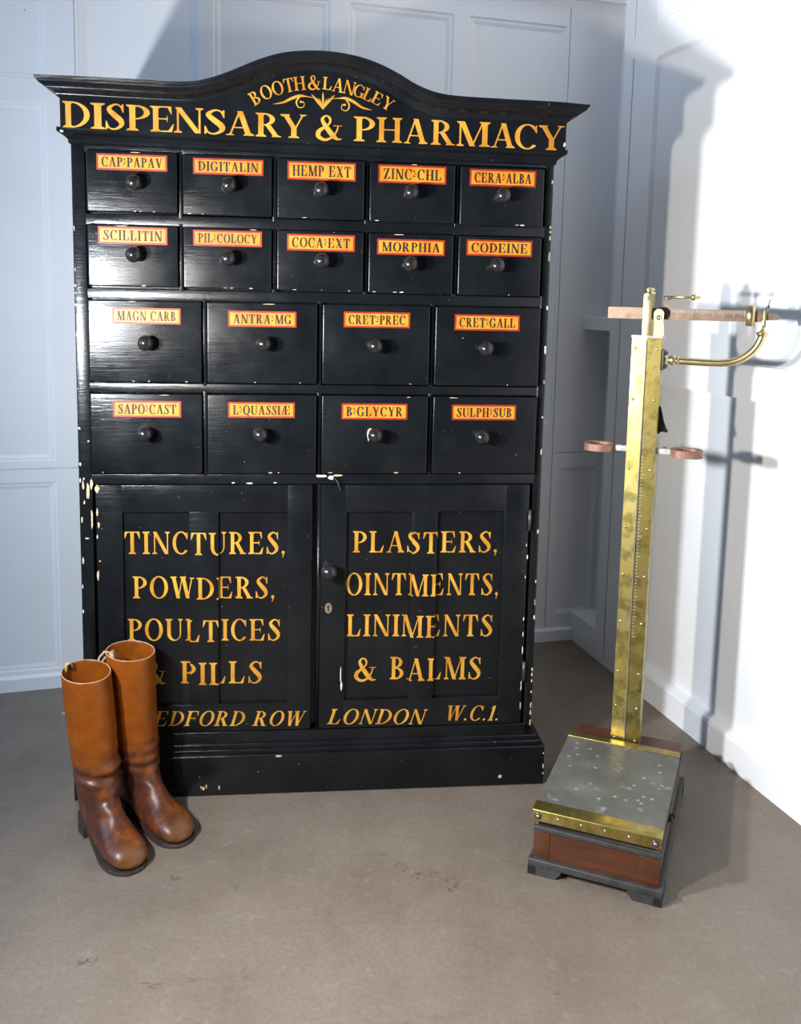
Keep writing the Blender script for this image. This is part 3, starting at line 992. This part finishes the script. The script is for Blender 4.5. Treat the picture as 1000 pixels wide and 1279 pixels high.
def boot(label, loc, rot, lean, hgt, flip=1, tabside=1, side=0.0):
    root = thing('riding_boot', label, 'boot', loc, rot, 'tan leather boots')
    root.scale = (SZ, SZ, 1)
    R = []           # (front point, back point, half width, flatness of the underside) in the x,z plane
    for i in range(6):
        t = i / 5
        z = hgt - (hgt - .185) * t
        off = -lean * (z - .13)
        R.append((.124 - .001 * t + off, z - .003, .006 + .006 * t + off, z + .008 * (1 - t), .0585 - .0045 * t, 0))
    R += [(.124, .158, .008, .150, .0520, 0), (.126, .142, .006, .124, .0500, 0), (.130, .130, .003, .098, .0475, 0), (.137, .119, .001, .074, .0450, 0),
          (.147, .108, -.001, .052, .0420, .1), (.160, .097, .010, .038, .0405, .25), (.176, .082, .055, .030, .0410, .4), (.194, .071, .110, .018, .0435, .5),
          (.212, .062, .155, .011, .0465, .55), (.230, .054, .192, .009, .0478, .6), (.246, .046, .224, .008, .0435, .6), (.257, .036, .246, .008, .0355, .6),
          (.263, .025, .2585, .009, .0215, .5), (.2655, .019, .2645, .012, .0110, .3)]
    # resample for the folds
    D = []
    for i in range(len(R) - 1):
        p = [R[max(i - 1, 0)], R[i], R[i + 1], R[min(i + 2, len(R) - 1)]]
        for k in range(4):
            t = k / 4
            D.append(tuple(0.5 * (2 * b + (c - a) * t + (2 * a - 5 * b + 4 * c - d) * t * t + (3 * b - a - 3 * c + d) * t ** 3) for a, b, c, d in zip(*p)))
    D.append(R[-1])
    n = 36
    rows = []
    for i, (fx, fz, bx, bz, w, sq) in enumerate(D):
        F, B = Vector((fx, 0, fz)), Vector((bx, 0, bz))
        c, h = (F + B) / 2, (F - B) / 2
        hn = h.normalized()
        sq = max(0, sq)
        r = []
        for k in range(n):
            a = 2 * math.pi * k / n
            ca, sa = math.cos(a), math.sin(a)
            wy = w * sa
            if sq and ca < 0:      # flatten the underside towards the welt
                e = 1 - sq * .55
                wy = w * math.copysign(abs(sa) ** e, sa)
                p = c + h * (-abs(ca) ** e)
            else:
                p = c + h * ca
            # slack folds round the ankle, a faint dent or two higher up
            env = math.exp(-((p.z - .158) / .050) ** 2) * (1 if i > 6 else .7)
            ph = 2 * math.pi * p.z / .043
            fold = env * .0052 * (math.sin(ph + 1.6 * math.sin(a * flip + .7)) * (.55 + .45 * math.sin(a * 1.0 + 1.1 * flip)) + .4 * math.sin(ph * 1.7 + 2.2 * math.cos(a) + flip))
            if p.z > .24:
                fold += .0014 * math.sin(2 * a + p.z * 18 + flip)
            if i > 44:
                fold += .0008 * math.sin(p.x * 260) * max(0, ca) * max(0, 1 - (p.x - .13) / .09)
            q = Vector((h.x * ca, wy, h.z * ca)).normalized() if abs(ca) + abs(sa) > 0 else hn
            p = p + Vector((q.x, 0, q.z)) * fold
            wy += q.y * fold
            curve_in = flip * .007 * max(0, (p.x - .10)) / .14
            r.append((p.x, wy + curve_in - side * max(0, p.z - .11), p.z))
        rows.append(r)
    mb = MB()
    V = mb.grid(rows, LEATHER, True, close_u=True)
    f = mb.bm.faces.new(V[-1])
    f.material_index = 0
    up_ = mb.build('upper', root)
    up_.data.materials.append(RIM)
    so = up_.modifiers.new('thickness', 'SOLIDIFY')
    so.thickness, so.offset, so.material_offset_rim = .0035, -1, 1
    sb = up_.modifiers.new('smooth', 'SUBSURF')
    sb.levels = sb.render_levels = 1
    # sole: welt outline
    out = []
    for x, w in ((.004, .026), (.012, .0335), (.03, .0385), (.06, .0390), (.10, .0385), (.14, .0425), (.18, .0495), (.21, .0520), (.235, .0485), (.254, .0390), (.268, .0240), (.273, .010)):
        out.append((x, w))
    out = [(x * .988, w * .955) for x, w in out]
    poly = [(x, -w + flip * .006 * max(0, x - .12) / .14) for x, w in out] + [(x, w + flip * .006 * max(0, x - .12) / .14) for x, w in out[::-1]]
    mb = MB()
    prof = lambda x: .030 * max(0, 1 - max(0, x - .07) / .085) ** 1.3 if x > .07 else .030     # arch rises to the heel
    lo = [(x, y, prof(x)) for x, y in poly]
    md = [(x * 1.0, y, prof(x) + .004) for x, y in poly]
    hi = [(x - .002, y * .97, prof(x) + .0085) for x, y in poly]
    V = mb.grid([lo, md, hi], SOLE, False, close_u=True)
    m_ = len(out)
    for r in (V[0], V[2]):
        for i in range(m_ - 1):
            fc = mb.bm.faces.new((r[i], r[i + 1], r[2 * m_ - 2 - i], r[2 * m_ - 1 - i]))
            fc.material_index = 0
    mb.build('sole', root)
    mb = MB()
    hp = [(.005, -.025), (.014, -.033), (.03, -.0375), (.068, -.0375), (.068, .0375), (.03, .0375), (.014, .033), (.005, .025)]
    mb.prism_z(hp, 0, .0305, SOLE)
    mb.build('heel', root)
    mb = MB()
    cx = -lean * (hgt - .13)
    if tabside > 0:        # frayed canvas loop hanging over the edge
        x0, y0 = .036 + cx, -.040 - side * (hgt - .11)
        mb.tube([(x0 + .004, y0 + .006, hgt - .016), (x0 + .002, y0 - .002, hgt + .003), (x0 - .006, y0 - .010, hgt + .004), (x0 - .014, y0 - .018, hgt - .008), (x0 - .017, y0 - .022, hgt - .020), (x0 - .010, y0 - .018, hgt - .024), (x0 - .004, y0 - .013, hgt - .012), (x0, y0 - .008, hgt - .004)], [.0028, .003, .0034, .003, .0032, .003, .0026, .002], TAB, 8)
        mb.tube([(x0 + .022, y0 - .004, hgt - .010), (x0 + .016, y0 - .006, hgt + .004), (x0 + .008, y0 + .002, hgt + .006), (x0 + .016, y0 + .008, hgt - .012)], [.005, .006, .006, .004], TAB, 8)
    else:
        x0, y0 = .022 + cx, -.028 - side * (hgt - .11)
        mb.tube([(x0, y0 - .006, hgt - .010), (x0 - .001, y0 - .004, hgt + .010), (x0 - .004, y0 + .006, hgt + .012), (x0 - .006, y0 + .012, hgt - .004)], [.004, .0048, .0048, .004], TAB, 8)
    mb.build('pull_tab', root)
    return root


boot('worn tan leather riding boot standing nearer the camera, farther from the cabinet', (-0.714, 2.008, 0), math.radians(-51), .11, .383, 1, -1, .045)
boot('worn tan leather riding boot close against the cabinet with a frayed loop at its top', (-0.659, 2.083, 0), math.radians(-38), .07, .400, -1, 1, .0)

# ------------------------------------------------------------------ platform scale
SCA = thing('weighing_scale', 'antique brass platform weighing scale with tall graduated column on a mahogany base', 'scale', (0.306, 1.849, 0), -.385)

# base: mahogany box, dark edges, skirting with bracket feet
mb = MB()
mb.box(.004, .266, .012, .482, .03, .112, SIDEW)
mb.box(.003, .2695, .006, .016, .034, .098, MAHOG)
mb.box(.003, .038, .0045, .015, .034, .098, MAHOG, .001)
mb.box(.228, .2695, .0045, .015, .034, .098, MAHOG, .001)
mb.box(.001, .2715, .003, .484, .098, .109, EBON, .002)
mb.box(.004, .267, .40, .484, .109, .128, MAHOG, .002)
mb.build('base', SCA)
mb = MB()
for (x0, x1, y0, y1) in ((-.006, .2785, -.006, .012), (-.0055, .012, .008, .476), (.2605, .2780, .008, .476), (-.006, .2785, .472, .490)):
    mb.box(x0, x1, y0, y1, .019, .036 - (.0005 if x0 == -.0055 or x0 == .2605 else 0), EBON, .003)
mb.build('skirting', SCA)
for x0, x1 in ((-.006, .066), (.207, .2785)):
    for y0, y1 in ((-.006, .012), (.472, .490)):
        mb = MB()
        inner = x1 if x0 < .1 else x0
        sg = -1 if x0 < .1 else 1
        outer = x0 if x0 < .1 else x1
        poly = [(outer, 0), (inner + sg * .012, 0), (inner + sg * .006, .008), (inner, .013), (inner, .021), (outer, .021)]
        mb.prism(poly, y0, y1, EBON)
        if y0 < 0:
            xa, xb = (x0, x0 + .018) if x0 < .1 else (x1 - .018, x1)
            mb.box(xa, xb, -.006, .06, 0, .02, EBON)
        mb.build('foot', SCA)

# platform with brass strips
mb = MB()
mb.box(0, .270, .004, .383, .124, .1485, PLATE, .0015)
mb.box(.01, .26, .012, .375, .109, .125, DARK)
rnd = random.Random(11)
for x, y in [(.03, .33), (.028, .305), (.065, .315), (.045, .275), (.085, .285), (.028, .26), (.04, .21), (.09, .235), (.14, .345), (.15, .36), (.235, .31), (.235, .275), (.25, .215), (.21, .23),
             (.095, .15), (.155, .12), (.18, .115), (.205, .13), (.207, .112), (.21, .145), (.19, .19), (.235, .15), (.12, .10), (.065, .12)]:
    x += rnd.uniform(-.006, .006)
    y += rnd.uniform(-.006, .006)
    for k in range(10):
        a, b = 2 * math.pi * k / 10, 2 * math.pi * (k + 1) / 10
        mb.face([(x + .0017 * math.cos(a), y + .0017 * math.sin(a), .1489), (x + .0036 * math.cos(a), y + .0036 * math.sin(a), .1489), (x + .0036 * math.cos(b), y + .0036 * math.sin(b), .1489), (x + .0017 * math.cos(b), y + .0017 * math.sin(b), .1489)], PITM)
    mb.face([(x + .0017 * math.cos(2 * math.pi * k / 8), y + .0017 * math.sin(2 * math.pi * k / 8), .1488) for k in range(8)], DARK)
plat = mb.build('platform', SCA)
plat['label'] = 'scuffed grey metal weighing plate'
mb = MB()
mb.box(-.001, .271, -.002, .036, .1480, .1505, BRASS3, .0008)
mb.box(-.001, .271, -.004, .002, .1250, .1503, BRASS3, .0012)
for x in (.012, .258):
    mb.lathe((x, -.004, .137), (0, -1, 0), [(0, .0078), (.0015, .0078), (.0026, .0055), (.0026, .0)], IRON, 16)
    mb.lathe((x, -.0062, .137), (0, -1, 0), [(0, .0038), (.0015, .0034), (.002, .0)], STEEL, 12)
for x in (.055, .105, .155, .205):
    mb.lathe((x, -.004, .138), (0, -1, 0), [(0, .003), (.0008, .0025), (.001, 0)], STEEL, 10)
s_ = mb.build('brass_strip', plat)
s_['label'] = 'brass strip folded over the front edge'
mb = MB()
mb.box(-.001, .271, .362, .387, .1480, .1502, BRASS3, .0008)
mb.build('brass_strip', plat)['label'] = 'narrow brass strip along the back edge'
mb = MB()
mb.box(.2715, .2775, .135, .150, .110, .124, DARK, .002)
mb.tube([(.274, .142, .122), (.281, .142, .126), (.283, .142, .120)], .002, DARK, 8)
mb.build('catch', SCA)['label'] = 'small black catch on the side'

# column
X0, X1, YF, YB, ZT = .1005, .1690, .398, .452, 1.160
XM = (X0 + X1) / 2 - .001
mb = MB()
sec = [(X0, YF + .0025), (XM - .0012, YF), (XM + .0012, YF), (X1, YF + .0025), (X1, YB), (X0, YB)]
mb.prism_z(sec, .110, ZT, BRASS)
col = mb.build('column', SCA)
col['label'] = 'tall tarnished brass column with a graduated centre rib'
mb = MB()
mb.box(XM - .0011, XM + .0011, YF - .0035, YF + .002, .128, ZT - .01, STEEL)
mb.build('rib', col)['label'] = 'thin bright steel rib'
mb = MB()
mb.prism_z([(X0 - .002, YF + .0015), (XM, YF - .003), (X1 + .003, YF + .0015), (X1 + .003, YB + .002), (X0 - .002, YB + .002)], ZT - .002, ZT + .003, WHITEW)
mb.build('cap_plate', col)
mb = MB()
yy = lambda x: YF + .0025 * abs(x - XM) / (X1 - XM)
for k in range(54):      # graduations beside the rib
    z = .42 + k * .0085
    ln = .010 if k % 6 == 0 else .005
    a, b = XM + .004, XM + .004 + ln
    mb.face([(a, yy(a) - .0004, z), (b, yy(b) - .0004, z), (b, yy(b) - .0004, z + .0011), (a, yy(a) - .0004, z + .0011)], WHITEW)
g_ = mb.build('graduations', col, fix=False)
for i in range(9):
    z = [.150, .235, .325, .455, .575, .695, .840, 1.010, 1.132][i]
    for x in (X0 + .0085, X1 - .0095):
        mb = MB()
        mb.lathe((x, yy(x) + .0004, z), (0, -1, 0), [(0, .0036), (.0012, .0034), (.0022, .002), (.0025, 0)], BRASS2, 12)
        mb.build('rivet', col)
YC = .425
# upright guide post and beam bearing
mb = MB()
mb.box(.1215, .1425, YC - .022, YC - .017, ZT - .004, 1.262, BRASS2, .001)
mb.box(.1215, .1425, YC + .013, YC + .018, ZT - .004, 1.262, BRASS2, .001)
mb.lathe((.132, YC - .002, 1.262), (0, 0, 1), [(0, .0145), (.003, .0145), (.004, .011), (.0075, .010), (.0085, .0125), (.011, .0125), (.013, .009), (.0155, .0)], BRASS2, 20)
mb.lathe((.1315, YC - .022, 1.2515), (0, -1, 0), [(0, .0042), (.002, .0042), (.0035, .002), (.0036, 0)], STEEL, 12)
mb.build('guide_post', SCA)
mb = MB()
bp_ = [(.1485, ZT), (.1725, ZT), (.1715, 1.185), (.1698, 1.198), (.1705, 1.214)] + [(.1590 + .0118 * math.cos(a), 1.2150 + .0118 * math.sin(a)) for a in [math.pi * k / 8 for k in range(9)]] + [(.1480, 1.205), (.1492, 1.190)]
mb.prism(bp_, YC - .024, YC - .018, BRASS2)
mb.lathe((.1597, YC - .024, 1.2065), (0, -1, 0), [(0, .0062), (.002, .0062), (.003, .004), (.0045, .003), (.0046, 0)], STEEL, 14)
mb.build('beam_bracket', SCA)
mb = MB()
mb.lathe((.1625, YC + .002, 1.2155), (0, -1, 0), [(-.012, .0), (-.012, .0158), (.016, .0158), (.016, .0)], CLOTH, 24)
mb.build('bearing_disc', SCA)['label'] = 'black round bearing behind the bracket'
# beam
mb = MB()
bm_poly = [(.037, 1.204), (.0395, 1.2015), (.385, 1.2020), (.386, 1.2060), (.418, 1.2080), (.4215, 1.2110), (.4215, 1.2175), (.418, 1.2215), (.386, 1.2240), (.385, 1.2275), (.0395, 1.2290), (.037, 1.2265)]
mb.prism(bm_poly, YC - .004, YC + .004, BEAM)
for k in range(36):
    x = .186 + k * .0046
    mb.face([(x, YC - .0045, 1.2185 if k % 5 else 1.2145), (x + .0009, YC - .0045, 1.2185 if k % 5 else 1.2145), (x + .0009, YC - .0045, 1.2265), (x, YC - .0045, 1.2265)], WHITEW)
beam = mb.build('beam', SCA)
beam['label'] = 'graduated bronze weighing beam'
mb = MB()
mb.prism([(.1655, 1.226), (.1865, 1.226), (.1775, 1.238), (.1765, 1.250), (.1700, 1.250), (.1690, 1.238)], YC - .003, YC + .003, BEAM)
mb.lathe((.1735, YC, 1.248), (0, 0, 1), [(0, .0075), (.003, .0085), (.008, .0085), (.010, .005), (.0105, 0)], BEAM, 14)
mb.tube([(.178, YC, 1.2545), (.248, YC, 1.2560)], .0032, BRASS2, 10)
mb.lathe((.2275, YC, 1.2557), (1, 0, 0), [(0, .003), (.002, .0065), (.005, .0075), (.009, .0072), (.0115, .004), (.018, .003), (.0185, 0)], BRASS2, 14)
mb.build('balance_screw', beam)
mb = MB()
sec = [(.3515 + .0, YC - .011), (.355, YC - .0145), (.361, YC - .0155), (.367, YC - .0145), (.3705, YC - .011), (.3705, YC + .011), (.3515, YC + .011)]
mb.prism_z(sec, 1.1925, 1.2395, BRASS2, True)
mb.build('poise', beam)['label'] = 'sliding brass poise weight'
mb = MB()
mb.box(.3885, .3945, YC - .010, YC - .006, 1.192, 1.230, BRASS2, .0008)
mb.box(.3885, .3945, YC + .006, YC + .010, 1.192, 1.230, BRASS2, .0008)
mb.box(.3885, .3945, YC - .010, YC + .010, 1.190, 1.193, BRASS2)
mb.tube([(.3915, YC, 1.229), (.394, YC - .003, 1.238), (.3985, YC, 1.241), (.399, YC + .003, 1.235), (.3965, YC, 1.234), (.398, YC, 1.247), (.4005, YC, 1.254)], .0011, IRON, 8)
mb.build('beam_stop', SCA)
# curved support arm
mb = MB()
path = catmull([(.196, YC, 1.1055), (.24, YC, 1.1045), (.285, YC, 1.1040), (.318, YC, 1.1062), (.343, YC, 1.1140), (.363, YC, 1.1275), (.378, YC, 1.1450), (.3865, YC, 1.1640), (.388, YC, 1.172)], 5)
mb.tube(path, .0088, BRASS2, 16)
mb.lathe((.176, YC, 1.1060), (1, 0, 0), [(0, .011), (.004, .011), (.006, .0075), (.010, .0075), (.013, .0115), (.018, .0125), (.023, .0115), (.026, .0085), (.029, .0115), (.031, .0095), (.034, .0088)], BRASS2, 20)
mb.lathe((.388, YC, 1.168), (.06, 0, 1), [(0, .0088), (.002, .0105), (.005, .0105), (.007, .0145), (.009, .0145), (.012, .008), (.016, .0045), (.020, .0036), (.027, .0030), (.028, 0)], BRASS2, 20)
mb.build('support_arm', SCA)
mb = MB()
mb.box(X1, X1 + .007, YC - .020, YC + .020, 1.082, 1.130, IRON, .001)
for z in (1.090, 1.122):
    for y in (YC - .012, YC + .012):
        mb.lathe((X1 + .007, y, z), (1, 0, 0), [(0, .0045), (.004, .0045), (.006, .002), (.006, 0)], IRON, 10)
mb.build('arm_flange', SCA)
# loops at either side of the column
for cx, rx, neck in ((.0335, .0385, (.070, .1005)), (.2390, .0375, (.169, .206))):
    mb = MB()
    rows = []
    n = 36
    for k in range(n):
        a = 2 * math.pi * k / n
        px = abs(math.cos(a)) ** .8 * math.copysign(1, math.cos(a))
        py = abs(math.sin(a)) ** .8 * math.copysign(1, math.sin(a))
        ring = []
        for dr_, z in ((0, .877), (0, .8935), (-.002, .895), (-.008, .895), (-.010, .8935), (-.010, .877)):
            ring.append((cx + (rx + dr_) * px, YC - .004 + (.034 + dr_) * py, z))
        rows.append(ring)
    mb.grid(rows, COPPER, False, close_u=True, close_v=True)
    lp = mb.build('side_loop', SCA)
    mb = MB()
    mb.box(neck[0] - .004, neck[1] + .004, YC - .012, YC + .008, .879, .893, WHITEW, .002)
    mb.lathe(((neck[0] + neck[1]) / 2, YC - .002, .893), (0, 0, 1), [(0, .004), (.003, .004), (.004, 0)], IRON, 10)
    mb.build('bracket', lp)['label'] = 'whitened metal bracket'
mb = MB()
mb.prism([(X1, .925), (X1 + .009, .932), (X1 + .0215, .930), (X1 + .020, .937), (X1 + .012, .957), (X1 + .004, .990), (X1, .995)], YC + .005, YC + .011, CLOTH)
mb.tube([(X1 + .017, YC + .008, .936), (X1 + .021, YC + .008, .931), (X1 + .0225, YC + .008, .935), (X1 + .020, YC + .008, .938)], .0014, IRON, 8)
mb.build('strap', SCA)['label'] = 'black cloth strap behind the column'

# ------------------------------------------------------------------ stray bits
mb = MB()
mb.prism_z([(-.010, -.002), (.009, -.003), (.012, .001), (-.006, .003)], 0, .0012, CHIPW)
fl = mb.build('paint_flake')
fl.location = (-.97, 2.55, 0)
fl['label'] = 'tiny white paint flake lying on the floor before the left wall'
fl['category'] = 'debris'
